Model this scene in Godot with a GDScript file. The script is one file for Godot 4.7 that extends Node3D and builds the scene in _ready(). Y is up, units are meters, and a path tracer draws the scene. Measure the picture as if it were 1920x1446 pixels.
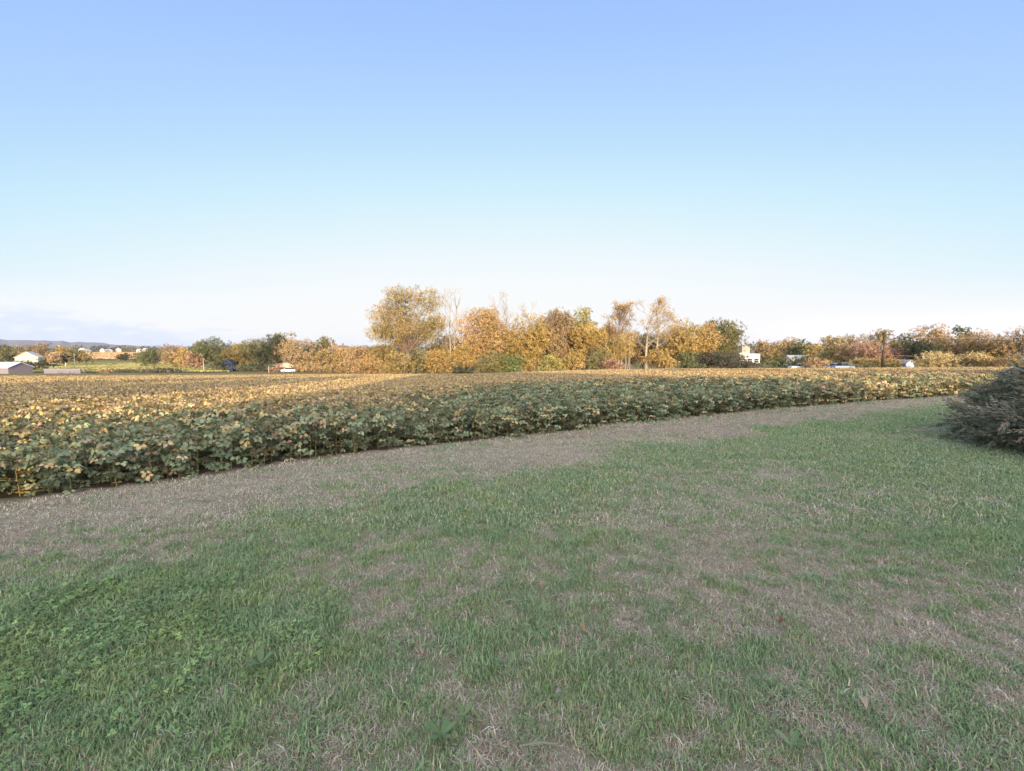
extends Node3D

const FOCAL := 927.0          # lens length in widths of a picture 1920 across
const PITCH := 0.0786         # the camera looks down by 4.5 degrees
const EYE := 1.6
const SUN_UP := 6.0           # degrees
const SUN_TURN := -6.8        # degrees: which way shadows point, left of straight ahead

var rng := RandomNumberGenerator.new()
var noise_a := FastNoiseLite.new()
var noise_b := FastNoiseLite.new()
var noise_c := FastNoiseLite.new()
var noise_d := FastNoiseLite.new()
var names := {}
var leaf_mat: StandardMaterial3D
var bark_mat: StandardMaterial3D
var edge_pts := [Vector2(-40, 0), Vector2(-14, 0.3), Vector2(-9, 2.4), Vector2(-5.3, 5.02), Vector2(-4.2, 5.8), Vector2(-3.1, 6.98), Vector2(-1.78, 7.81), Vector2(-0.38, 8.65), Vector2(1.2, 9.45), Vector2(1.75, 10.3), Vector2(4.1, 11.4), Vector2(6.5, 12.8), Vector2(8.9, 13.9), Vector2(12.1, 15.3), Vector2(14.7, 16.2), Vector2(22, 19), Vector2(40, 26), Vector2(140, 40)]


# ---------------------------------------------------------------- materials
func mat(c: Color, rough := 0.85, own_colors := false) -> StandardMaterial3D:
	var m := StandardMaterial3D.new()
	m.albedo_color = c.linear_to_srgb()
	m.roughness = rough
	m.metallic_specular = 0.25
	m.vertex_color_use_as_albedo = own_colors
	return m


func leafy(through: float, rough := 0.7) -> StandardMaterial3D:
	var m := mat(Color.WHITE, rough, true)
	m.backlight_enabled = true
	m.backlight = Color(through, through, through)
	m.cull_mode = BaseMaterial3D.CULL_DISABLED
	return m


func noise_tex(freq: float, lo: Color, hi: Color, seed_: int, stretch := 1.0) -> NoiseTexture2D:
	var n := FastNoiseLite.new()
	n.seed = seed_
	n.frequency = freq
	n.fractal_octaves = 5
	n.fractal_gain = 0.6
	var t := NoiseTexture2D.new()
	t.width = 512
	t.height = int(512 * stretch)
	t.seamless = true
	t.noise = n
	var g := Gradient.new()
	g.set_color(0, lo.linear_to_srgb())
	g.set_color(1, hi.linear_to_srgb())
	g.set_offset(0, 0.25)
	g.set_offset(1, 0.75)
	t.color_ramp = g
	return t


# ---------------------------------------------------------------- mesh building
class Shape:
	var v := PackedVector3Array()
	var c := PackedColorArray()
	var i := PackedInt32Array()

	func tri(a: Vector3, b: Vector3, d: Vector3, col: Color) -> void:
		var n := v.size()
		v.append(a); v.append(b); v.append(d)
		c.append(col); c.append(col); c.append(col)
		i.append(n); i.append(n + 1); i.append(n + 2)

	func quad(a: Vector3, b: Vector3, d: Vector3, e: Vector3, col: Color) -> void:
		var n := v.size()
		v.append(a); v.append(b); v.append(d); v.append(e)
		c.append(col); c.append(col); c.append(col); c.append(col)
		i.append(n); i.append(n + 1); i.append(n + 2)
		i.append(n); i.append(n + 2); i.append(n + 3)

	func box(lo: Vector3, hi: Vector3, col := Color.WHITE) -> void:
		var p := []
		for k in 8:
			p.append(Vector3(hi.x if k & 1 else lo.x, hi.y if k & 2 else lo.y, hi.z if k & 4 else lo.z))
		quad(p[0], p[2], p[3], p[1], col); quad(p[5], p[7], p[6], p[4], col)
		quad(p[4], p[6], p[2], p[0], col); quad(p[1], p[3], p[7], p[5], col)
		quad(p[2], p[6], p[7], p[3], col); quad(p[4], p[0], p[1], p[5], col)

	func tube(p: Array, r: Array, sides: int, col: Color) -> void:
		var start := v.size()
		for k in p.size():
			var d: Vector3 = (p[mini(k + 1, p.size() - 1)] - p[maxi(k - 1, 0)])
			d = d.normalized() if d.length() > 1e-6 else Vector3.UP
			var x := d.cross(Vector3(0.31, 0.17, 0.93)).normalized()
			var y := d.cross(x)
			for s in sides:
				var a := TAU * s / sides
				v.append(p[k] + (x * cos(a) + y * sin(a)) * r[k])
				c.append(col)
		for k in p.size() - 1:
			for s in sides:
				var s2 := (s + 1) % sides
				var a := start + k * sides + s
				var b := start + k * sides + s2
				i.append(a); i.append(a + sides); i.append(b)
				i.append(b); i.append(a + sides); i.append(b + sides)

	func mesh() -> ArrayMesh:
		var arrays := []
		arrays.resize(Mesh.ARRAY_MAX)
		arrays[Mesh.ARRAY_VERTEX] = v
		arrays[Mesh.ARRAY_COLOR] = c
		arrays[Mesh.ARRAY_INDEX] = i
		var m := ArrayMesh.new()
		m.add_surface_from_arrays(Mesh.PRIMITIVE_TRIANGLES, arrays)
		return m


func numbered(called: String) -> String:
	var n: int = names.get(called, 0)
	names[called] = n + 1
	return called if n == 0 else "%s_%03d" % [called, n]


func tag(o: Node, label := "", category := "", group := "", kind := "") -> void:
	if label: o.set_meta("label", label)
	if category: o.set_meta("category", category)
	if group: o.set_meta("group", group)
	if kind: o.set_meta("kind", kind)


func thing(called: String, label: String, category: String, at := Vector3.ZERO, turn := 0.0, group := "") -> Node3D:
	var o := Node3D.new()
	o.name = numbered(called)
	add_child(o, true)
	o.position = at
	o.rotation.y = turn
	tag(o, label, category, group)
	return o


func build(shape: Shape, called: String, m: Material, parent: Node = null) -> MeshInstance3D:
	var o := MeshInstance3D.new()
	o.name = called if parent else numbered(called)
	o.mesh = shape.mesh()
	o.mesh.surface_set_material(0, m)
	(parent if parent else self).add_child(o, true)
	return o


func block(called: String, lo: Vector3, hi: Vector3, m: Material, parent: Node) -> MeshInstance3D:
	var s := Shape.new()
	s.box(lo, hi)
	return build(s, called, m, parent)


func copies(called: String, mesh: Mesh, rows: PackedFloat32Array, parent: Node) -> void:
	var mm := MultiMesh.new()
	mm.transform_format = MultiMesh.TRANSFORM_3D
	mm.use_colors = true
	mm.mesh = mesh
	mm.instance_count = rows.size() / 16
	mm.buffer = rows
	var o := MultiMeshInstance3D.new()
	o.name = called
	o.multimesh = mm
	o.set_meta("kind", "stuff")
	parent.add_child(o, true)


func put(rows: PackedFloat32Array, b: Basis, at: Vector3, col: Color) -> void:
	rows.append_array(PackedFloat32Array([b.x.x, b.y.x, b.z.x, at.x, b.x.y, b.y.y, b.z.y, at.y, b.x.z, b.y.z, b.z.z, at.z, col.r, col.g, col.b, 1.0]))


func vary(c: Color, by: float) -> Color:
	var k := 1.0 + rng.randf_range(-by, by)
	return Color(clampf(c.r * k * (1.0 + rng.randf_range(-by, by) * 0.3), 0, 1), clampf(c.g * k, 0, 1), clampf(c.b * k * (1.0 + rng.randf_range(-by, by) * 0.3), 0, 1))


# ---------------------------------------------------------------- the lie of the land (x to the right, d ahead of the camera)
func edge(x: float) -> float:
	for k in edge_pts.size() - 1:
		if x <= edge_pts[k + 1].x:
			var a: Vector2 = edge_pts[k]
			var b: Vector2 = edge_pts[k + 1]
			return lerpf(a.y, b.y, clampf((x - a.x) / (b.x - a.x), 0, 1))
	return 40.0


func fall(d: float) -> float:
	var p := [0.0, 0.0, 8.0, -0.25, 92.0, -4.1, 172.0, -6.9, 255.0, -8.3, 500.0, -9.4, 1000.0, -10.6, 2000.0, -12.5, 6000.0, -15.0, 20000.0, -20.0]
	if d <= 0: return 0.0
	for k in range(0, p.size() - 2, 2):
		if d < p[k + 2]:
			return lerpf(p[k + 1], p[k + 3], (d - p[k]) / (p[k + 2] - p[k]))
	return -20.0


func land(x: float, d: float) -> float:
	var start := clampf(5.1 + (x + 5.3) * 0.553, 4.0, 18.0)
	var e := d - start + 1.0
	var y := 0.0
	if e > 0:
		y = fall(e) + clampf(x, -85, 85) * 0.006 * clampf(e / 60.0, 0, 1)
	return y


func ground(x: float, d: float, up := 0.0) -> Vector3:
	return Vector3(x, land(x, d) + up, -d)


# where a thing stands that is seen that far to the side of the middle, at that distance ahead
func side(px: float, d: float, y := -5.0) -> float:
	return (px - 960.0) / FOCAL * (d * cos(PITCH) + (EYE - y) * sin(PITCH))


func height_at(py: float, d: float) -> float:
	var t := (723.0 - py) / FOCAL
	return EYE + d * (t * cos(PITCH) - sin(PITCH)) / (cos(PITCH) + t * sin(PITCH))


# ---------------------------------------------------------------- sky
func sky_panorama() -> ImageTexture:
	# elevation in degrees, then the colour of clear evening air there
	var stops := [[0.0, 252, 252, 251], [3.0, 251, 252, 251], [6.5, 248, 251, 252], [10.0, 238, 248, 253], [13.3, 224, 244, 252], [17.5, 206, 237, 253], [21.5, 190, 225, 252], [25.6, 178, 213, 254], [30.3, 166, 202, 255], [34.0, 159, 194, 255], [50.0, 153, 189, 254], [90.0, 148, 184, 252]]
	var w := 2048
	var h := 1024
	var data := PackedFloat32Array()
	data.resize(w * h * 3)
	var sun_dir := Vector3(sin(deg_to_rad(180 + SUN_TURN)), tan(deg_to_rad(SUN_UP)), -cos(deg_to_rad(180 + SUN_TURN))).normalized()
	var puff := FastNoiseLite.new()
	puff.seed = 5
	puff.frequency = 0.09
	puff.fractal_octaves = 5
	# a table of colours every tenth of a degree
	var table := PackedVector3Array()
	for k in 901:
		var e := k * 0.1
		var n := 0
		while n < stops.size() - 2 and e > stops[n + 1][0]:
			n += 1
		var t := clampf((e - stops[n][0]) / (stops[n + 1][0] - stops[n][0]), 0, 1)
		var c := Color8(int(stops[n][1]), int(stops[n][2]), int(stops[n][3])).srgb_to_linear().lerp(Color8(int(stops[n + 1][1]), int(stops[n + 1][2]), int(stops[n + 1][3])).srgb_to_linear(), t)
		table.append(Vector3(c.r, c.g, c.b) * 0.81)
	var soil := Vector3(0.16, 0.15, 0.11)
	for row in h:
		var el := 90.0 - (row + 0.5) * 180.0 / h
		for col in w:
			var at := (row * w + col) * 3
			var c := soil
			if el > -0.5:
				var az := (col + 0.5) / w * 360.0
				if az > 180: az -= 360
				var off := absf(az) / 45.0
				off = minf(off * off, 1.3)
				var up := maxf(el, 0.0)
				var eff := up + 6.5 * off * clampf(up / 6.0, 0, 1) * clampf((60.0 - up) / 40.0, 0, 1)
				c = table[clampi(int(eff * 10.0), 0, 900)]
				if up < 7.0 and az < -14.0 and az > -100.0:
					var n1 := puff.get_noise_2d(az * 1.0, up * 9.0)
					var n2 := puff.get_noise_2d(az * 2.3 + 300.0, up * 26.0)
					var top := 3.4 + (az + 46.0) * -0.02 - maxf(0.0, az + 44.0) * 0.2 + n1 * 0.8 + n2 * 0.6
					var bank := smoothstep(-0.45, 0.6, top - up) * smoothstep(-27.0, -36.0, az) * smoothstep(-100.0, -75.0, az)
					var streak := smoothstep(0.05, 0.45, puff.get_noise_2d(az * 0.8 + 90.0, up * 12.0)) * smoothstep(3.8, 2.6, up) * smoothstep(0.6, 1.4, up) * smoothstep(-15.0, -22.0, az) * smoothstep(-50.0, -40.0, az) * 0.5
					bank = clampf(bank * (0.9 + n2 * 0.5), 0, 1)
					var cloud := Vector3(0.58, 0.67, 0.92).lerp(Vector3(0.76, 0.78, 0.90), smoothstep(-0.3, 0.4, n2 + (up - 3.0) * 0.15))
					c = c.lerp(cloud, clampf(maxf(bank, streak) * 0.97, 0, 1))
				elif up < 4.0 and az > 20.0:
					c = c.lerp(Vector3(0.97, 0.91, 0.95), 0.5 * smoothstep(4.0, 1.0, up) * smoothstep(20.0, 35.0, az) * smoothstep(110.0, 80.0, az))
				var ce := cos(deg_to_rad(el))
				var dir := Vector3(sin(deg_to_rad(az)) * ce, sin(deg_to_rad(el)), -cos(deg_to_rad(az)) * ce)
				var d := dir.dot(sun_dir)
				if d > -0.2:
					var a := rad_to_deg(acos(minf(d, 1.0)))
					c += (Vector3(1.0, 0.72, 0.42) * 4.0 * exp(-a / 9.0) + Vector3(1.0, 0.9, 0.78) * 7.5 * maxf(0.0, exp(-a / 32.0) - 0.045)) * clampf(el + 0.5, 0, 1)  # glow round the unseen sun, strengthened as fill for the shaded lawn
			data[at] = c.x
			data[at + 1] = c.y
			data[at + 2] = c.z
	return ImageTexture.create_from_image(Image.create_from_data(w, h, false, Image.FORMAT_RGBF, data.to_byte_array()))


# ---------------------------------------------------------------- trees
const PALETTES := {
	"gold": [Color(0.455, 0.317, 0.114), Color(0.400, 0.259, 0.094), Color(0.327, 0.259, 0.094)],
	"yellow": [Color(0.503, 0.356, 0.129), Color(0.446, 0.324, 0.120), Color(0.365, 0.292, 0.110)],
	"pale_gold": [Color(0.527, 0.413, 0.201), Color(0.455, 0.346, 0.160), Color(0.346, 0.279, 0.120)],
	"orange": [Color(0.455, 0.300, 0.138), Color(0.405, 0.267, 0.120), Color(0.373, 0.275, 0.120)],
	"rust": [Color(0.349, 0.235, 0.129), Color(0.309, 0.211, 0.110), Color(0.292, 0.226, 0.110)],
	"tan": [Color(0.422, 0.292, 0.175), Color(0.390, 0.267, 0.147), Color(0.357, 0.267, 0.138)],
	"red": [Color(0.405, 0.226, 0.175), Color(0.422, 0.267, 0.156), Color(0.357, 0.211, 0.138)],
	"olive_gold": [Color(0.340, 0.259, 0.101), Color(0.268, 0.211, 0.083), Color(0.381, 0.267, 0.120)],
	"olive": [Color(0.209, 0.192, 0.087), Color(0.154, 0.154, 0.068), Color(0.264, 0.221, 0.094)],
	"green": [Color(0.127, 0.144, 0.068), Color(0.100, 0.120, 0.060), Color(0.181, 0.183, 0.079)],
	"dark": [Color(0.063, 0.077, 0.047), Color(0.046, 0.057, 0.041), Color(0.091, 0.097, 0.054)],
	"yellow_green": [Color(0.400, 0.337, 0.106), Color(0.327, 0.288, 0.100), Color(0.272, 0.259, 0.094)],
	"bright_green": [Color(0.181, 0.231, 0.079), Color(0.236, 0.250, 0.094), Color(0.137, 0.173, 0.068)],
	"brush": [Color(0.091, 0.086, 0.068), Color(0.119, 0.106, 0.074), Color(0.063, 0.072, 0.047)],  # very dark tone, used to paint shade into some of the shrubs
}


func unit() -> Vector3:
	var z := rng.randf_range(-1, 1)
	var a := rng.randf() * TAU
	var r := sqrt(1 - z * z)
	return Vector3(r * cos(a), z, r * sin(a))


func leaf(s: Shape, at: Vector3, size: float, out: Vector3, col: Color) -> void:
	var n := (unit() + out * 0.7 + Vector3(0, 0.3, 0)).normalized()
	var x := n.cross(unit()).normalized()
	var y := n.cross(x)
	var l := size * rng.randf_range(0.6, 1.25)
	var w := l * rng.randf_range(0.45, 0.8)
	s.quad(at - x * l * 0.5, at + y * w * 0.5 + n * l * 0.1, at + x * l * 0.5, at - y * w * 0.5, col)


# leaf clumps through lobes of a crown; lobes are [centre, radii, shade of its own]
func foliage(s: Shape, lobes: Array, count: int, size: float, pal: Array, spread: float) -> void:
	var total := 0.0
	for b in lobes:
		total += b[1].x * b[1].y + b[1].x * b[1].z
	for b in lobes:
		var n := int(count * (b[1].x * b[1].y + b[1].x * b[1].z) / total)
		var per := 14
		n = int(n * rng.randf_range(0.45, 1.4))
		var tone: Color = pal[rng.randi() % pal.size()]
		tone = vary(tone.lerp(pal[0], rng.randf() * 0.6), 0.2)
		for k in maxi(1, n / per):
			var u := unit()
			var r := pow(rng.randf(), 0.36)
			var at: Vector3 = b[0] + u * b[1] * r
			var col := vary(tone.lerp(pal[rng.randi() % pal.size()], rng.randf() * 0.45), 0.1)
			if rng.randf() < 0.17: col = vary(Color(0.5, 0.55, 0.5) * tone, 0.2)  # some clumps darkened to paint the shadowed gaps inside the crown
			for j in per:
				leaf(s, at + unit() * spread * sqrt(rng.randf()), size, u, vary(col, 0.14))


func limb(s: Shape, a: Vector3, b: Vector3, ra: float, rb: float, col: Color, sides := 5) -> void:
	var bend := unit() * (b - a).length() * 0.07
	s.tube([a, a.lerp(b, 0.35) + bend, a.lerp(b, 0.7) + bend * 0.7, b], [ra, lerpf(ra, rb, 0.4), lerpf(ra, rb, 0.75), rb], sides, col)


func twigs(s: Shape, at: Vector3, dir: Vector3, length: float, r: float, depth: int, col: Color, tips: Array, rise := 0.35) -> void:
	var to := at + dir * length
	s.tube([at, at.lerp(to, 0.5) + unit() * length * 0.06, to], [r, r * 0.8, r * 0.6], 4 if depth > 2 else 3, col)
	if depth == 0:
		tips.append(to)
		return
	for k in 2 + (1 if rng.randf() < 0.55 else 0):
		var d := (dir + unit() * 0.62 + Vector3(0, rise * 0.4, 0)).normalized()
		twigs(s, at.lerp(to, rng.randf_range(0.6, 1.0)), d, length * rng.randf_range(0.6, 0.86), r * 0.58, depth - 1, col, tips, rise)


# a broad-leaved tree: trunk with limbs that reach into each lobe of its crown
func tree(called: String, label: String, category: String, group: String, px: float, wpx: float, top: float, d: float, palette: String, style := "round", density := 1.0) -> void:
	var gy := land(side(px, d), d)
	var x := side(px, d, gy)
	gy = land(x, d)
	var w := wpx / FOCAL * d * ((1.3 if d > 150 and d < 230 else 1.12) if style in ["round", "shrub"] else 1.0)
	var h := height_at(top, d) - gy
	var t := thing(called, label, category, Vector3(x, gy - 0.05, -d), 0.0, group)
	var pal: Array = PALETTES[palette]
	var bark: Color = vary(Color(0.20, 0.15, 0.11), 0.25)
	if style in ["pale", "saplings", "bare"]:
		bark = Color(0.37, 0.31, 0.24)
	var wood := Shape.new()
	var crown := Shape.new()
	var leaf_size := clampf(d * 0.0022, 0.17, 0.7)
	var lobes := []
	if style == "bare" or style == "sparse" or style == "pale":
		var tips := []
		for k in (2 if style != "sparse" else 3):
			var lean := Vector3(rng.randf_range(-0.16, 0.16), 1, rng.randf_range(-0.2, 0.2)).normalized()
			var foot := Vector3(rng.randf_range(-0.09, 0.09) * w, -0.2, rng.randf_range(-0.1, 0.1) * w)
			var bow := Vector3(rng.randf_range(-0.05, 0.05), 0, rng.randf_range(-0.05, 0.05)) * h
			var pts := []
			var rad := []
			for j in 8:
				var f := j / 7.0
				pts.append(foot + lean * h * 0.8 * f + bow * sin(f * PI) + unit() * 0.012 * h * f)
				rad.append(lerpf(0.011 * h + 0.05, 0.03, f))
			wood.tube(pts, rad, 6, bark)
			for j in 13:
				var f := lerpf(0.28, 1.0, (j + rng.randf()) / 13.0)
				var n := mini(6, int(f * 7.0))
				var a := rng.randf() * TAU
				var dir := Vector3(cos(a) * rng.randf_range(0.5, 1.0), rng.randf_range(0.5, 1.1), sin(a) * 0.8).normalized()
				twigs(wood, pts[n].lerp(pts[n + 1], f * 7.0 - n), dir, h * lerpf(0.15, 0.09, f), 0.0032 * h + 0.012, 3, bark, tips, 0.6)
		# fit the branches into the height and width the tree has
		var hi := 0.1
		var wide := 0.1
		for p in tips:
			hi = maxf(hi, p.y)
			wide = maxf(wide, absf(p.x))
		var fit := Vector3(clampf(w * 0.5 / wide, 0.6, 1.4), h / hi, clampf(w * 0.5 / wide, 0.6, 1.4))
		for k in wood.v.size():
			wood.v[k] *= fit
		for p in tips:
			var q: Vector3 = p * fit
			var share := 0.12 if style == "bare" else 0.8 if q.y > h * 0.4 else 0.5
			if q.y > h * 0.9 and style == "bare": share = 0.5
			if rng.randf() < share * density:
				var col := vary(pal[rng.randi() % pal.size()], 0.2)
				for j in (5 if style == "bare" else 20):
					leaf(crown, q + unit() * 0.8 * rng.randf(), leaf_size * 0.85, Vector3.UP, vary(col, 0.15))
	elif style == "saplings":
		for k in 9:
			var a := Vector3(rng.randf_range(-0.22, 0.22) * w, 0, rng.randf_range(-0.25, 0.25) * w)
			var b := Vector3(a.x * 1.4 + rng.randf_range(-0.28, 0.1) * w, h * rng.randf_range(0.75, 1.0), a.z * 1.5)
			limb(wood, a, b, 0.09, 0.03, bark, 4)
			for j in 4:
				lobes.append([a.lerp(b, 0.45 + 0.15 * j), Vector3(0.14 * w, 0.09 * h, 0.14 * w)])
		foliage(crown, lobes, int(7500 * density), leaf_size * 0.8, pal, 0.5)
	else:
		var low := 0.46 if style == "shrub" else 0.57
		var tall := 0.52 if style == "shrub" else 0.43
		if style == "tall":
			low = 0.58
			tall = 0.42
		var n := 20 if style == "shrub" else 28
		if style == "tall": n = 44
		var mid := Vector3(0, h * low, 0)
		for k in n:
			var u := unit()
			if style == "tall" and k >= 32: u.y = -absf(u.y)
			var r := pow(rng.randf_range(0.12, 1.2), 0.5)
			var size := rng.randf_range(0.13, 0.27) if style != "tall" else rng.randf_range(0.12, 0.19)
			var radii := Vector3(w * size, minf(w, h) * size * rng.randf_range(0.75, 1.1), w * size)
			var c := mid + Vector3(u.x * (w * 0.5 - radii.x * 0.6), u.y * (h * tall - radii.y * 0.6), u.z * (w * 0.5 - radii.z * 0.6)) * r
			if style == "tall":
				c.x = signf(c.x) * pow(absf(c.x) / (w * 0.5), 0.7) * w * 0.46
				c.x *= 1.0 - 0.12 * clampf((c.y / h - 0.55) * 2.0, 0, 1)
				c.z *= 1.0 - 0.12 * clampf((c.y / h - 0.55) * 2.0, 0, 1)
			lobes.append([c, radii])
		for k in (4 if style == "tall" else 2):
			var off := (k - (1.5 if style == "tall" else 0.5)) * 0.18
			lobes.append([Vector3((off + rng.randf_range(-0.04, 0.04)) * w, h - w * (0.13 + absf(off) * 0.25), rng.randf_range(-0.1, 0.1) * w), Vector3(w * 0.17, w * 0.14, w * 0.17)])
		var fork := Vector3(rng.randf_range(-0.03, 0.03) * w, h * (0.12 if style == "shrub" else 0.26), 0)
		var thick := 0.012 * h + 0.05
		if style != "shrub":
			wood.tube([Vector3(0, -0.2, 0), Vector3(0, 0.25, 0), fork * 0.6, fork], [thick * 1.9, thick * 1.35, thick * 1.1, thick], 7, bark)
		for b in lobes:
			var from := fork if style != "shrub" else Vector3(rng.randf_range(-0.15, 0.15) * w, 0, rng.randf_range(-0.15, 0.15) * w)
			limb(wood, from, b[0], thick * (0.5 if style != "shrub" else 0.3), 0.03, bark, 4)
			for j in 3:
				limb(wood, b[0], b[0] + unit() * b[1] * 0.9, 0.03, 0.012, bark, 3)
		foliage(crown, lobes, int(clampf(w * h * (3.3 if d < 130 else 2.5) / (0.3 * leaf_size * leaf_size), 500, 34000) * density), leaf_size, pal, clampf(w * 0.032, 0.28, 0.6) * maxf(1.0, d / 130.0))
	build(wood, "trunk" if style != "shrub" else "stems", bark_mat, t)
	if crown.v.size():
		var o := build(crown, "crown" if style != "shrub" else "foliage", leaf_mat, t)
		o.set_meta("kind", "stuff")


func _ready() -> void:
	rng.seed = 20241
	# ---------------- camera, sky, sun, exposure
	var cam := Camera3D.new()
	cam.name = "camera"
	cam.position = Vector3(0, EYE, 0)
	cam.rotation = Vector3(-PITCH, 0, 0)
	cam.fov = rad_to_deg(2.0 * atan(723.0 / FOCAL))
	cam.near = 0.05
	cam.far = 30000.0
	add_child(cam)
	cam.current = true
	var env := Environment.new()
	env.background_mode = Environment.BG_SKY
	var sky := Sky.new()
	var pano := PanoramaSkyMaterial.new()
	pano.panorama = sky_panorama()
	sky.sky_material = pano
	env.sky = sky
	env.tonemap_mode = Environment.TONE_MAPPER_LINEAR
	env.tonemap_exposure = 1.25
	env.fog_enabled = true
	env.fog_density = 0.000045
	env.fog_light_color = Color(0.86, 0.9, 1.0)
	env.sdfgi_enabled = true
	env.ssao_enabled = true
	env.ssil_enabled = true
	var we := WorldEnvironment.new()
	we.name = "air"
	we.environment = env
	add_child(we)
	var sun := DirectionalLight3D.new()
	sun.name = "sun"
	sun.light_energy = 1.6
	sun.light_color = Color(1.0, 0.875, 0.70)
	sun.light_angular_distance = 0.5
	sun.shadow_enabled = true
	var to := Vector3(sin(deg_to_rad(SUN_TURN)), -tan(deg_to_rad(SUN_UP)), -cos(deg_to_rad(SUN_TURN)))
	add_child(sun)
	sun.look_at_from_position(Vector3(0, 30, 40), Vector3(0, 30, 40) + to)

	noise_a.seed = 11; noise_a.frequency = 0.55; noise_a.fractal_octaves = 4
	noise_b.seed = 23; noise_b.frequency = 0.16; noise_b.fractal_octaves = 3
	noise_c.seed = 37; noise_c.frequency = 2.2; noise_c.fractal_octaves = 3
	noise_d.seed = 41; noise_d.frequency = 5.5; noise_d.fractal_octaves = 2
	leaf_mat = leafy(0.35)
	bark_mat = mat(Color.WHITE, 0.9, true)

	make_ground()
	make_buildings()
	make_trees()
	make_crop()
	make_lawn()
	make_juniper()
	make_small_things()


# ---------------------------------------------------------------- ground
func sheet(called: String, xs: Array, ds: Array, colour: Callable, up: float, label: String, inside = null) -> MeshInstance3D:
	var s := Shape.new()
	for d in ds:
		for x in xs:
			s.v.append(ground(x, d, up))
			s.c.append(colour.call(x, d))
	var n := xs.size()
	for a in ds.size() - 1:
		for b in n - 1:
			if inside != null and not inside.call((xs[b] + xs[b + 1]) * 0.5, (ds[a] + ds[a + 1]) * 0.5):
				continue
			var k := a * n + b
			s.i.append_array(PackedInt32Array([k, k + n, k + 1, k + 1, k + n, k + n + 1]))
	var m := mat(Color.WHITE, 0.95, true)
	m.metallic_specular = 0.1
	var o := build(s, called, m)
	tag(o, label, "", "", "structure")
	return o


func steps(lo: float, hi: float, n: int) -> Array:
	var out := []
	for k in n + 1:
		out.append(lerpf(lo, hi, float(k) / n))
	return out


# how green the lawn is at a place, 0 dry to 1 lush
func green(x: float, d: float) -> float:
	var s := (edge(x) - d) * 0.87
	var n := noise_a.get_noise_2d(x * 0.8 + d * 0.35, d * 0.9) * 0.75 + noise_b.get_noise_2d(x * 1.6, d * 1.6) * 0.35 + noise_c.get_noise_2d(x * 0.8, d) * 0.5
	var g := 0.49 + n * 0.5
	# the driven strip along the crop is bleached
	var wide := 2.1 + 0.45 * smoothstep(0.0, -3.0, x) + noise_b.get_noise_2d(x * 2.0 + 50.0, d) * 0.6 - clampf(x, 0, 12) * 0.06
	g -= 0.42 * smoothstep(wide + 1.3, wide - 0.8, s)
	g += 0.7 * smoothstep(0.65, 0.4, s) * smoothstep(0.1, 0.3, noise_a.get_noise_2d(x * 1.3 + 30.0, d * 1.3))
	g += 0.35 * smoothstep(0.9, 0.4, absf(s - wide - 1.0)) * smoothstep(-4.5, 0.0, x)
	# lush corners: the clover to the left and the strip beside the juniper
	g += 0.75 * exp(-(pow((x + 2.1) / 1.0, 2) + pow((d - 2.6) / 0.75, 2)))
	g += 0.65 * exp(-(pow((x - 5.8) / 1.6, 2) + pow((d - 6.9) / 1.5, 2)))
	g += 0.45 * exp(-(pow((x - 4.2) / 0.8, 2) + pow((d - 3.9) / 0.5, 2)))
	g += 0.35 * exp(-(pow((x - 1.1) / 0.5, 2) + pow((d - 2.3) / 0.35, 2)))
	g -= 0.26 * exp(-(pow((x - 2.6) / 1.0, 2) + pow((d - 2.6) / 0.6, 2)))
	return clampf(g, 0, 1)


# standing grass or stubble on a far field: it catches the low sun as the flat earth cannot
func stubble(called: String, label: String, d0: float, d1: float, x0: float, x1: float, count: int, inside: Callable, cols: Array, size: float) -> void:
	var s := Shape.new()
	for k in count:
		var d := rng.randf_range(d0, d1)
		var x := rng.randf_range(x0, x1)
		if not inside.call(x, d): continue
		var col := vary(cols[rng.randi() % cols.size()].lerp(cols[0 if noise_b.get_noise_2d(x * 0.12, d * 0.05) > 0 else 1], 0.6), 0.12)
		for j in 5:
			var a := rng.randf() * TAU
			var y := Vector3(cos(a), 0, sin(a)) * size * rng.randf_range(0.8, 1.6)
			var at := ground(x, d, 0.3) + Vector3(rng.randf_range(-2, 2), 0, rng.randf_range(-2, 2)) * size
			s.quad(at - y, at - y * 0.8 + Vector3(0.2, 0.9, 0.1) * size, at + y * 0.8 + Vector3(-0.1, 0.8, 0.1) * size, at + y, vary(col, 0.1))
	tag(build(s, called, leaf_mat), label, "grass", "", "stuff")


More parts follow.
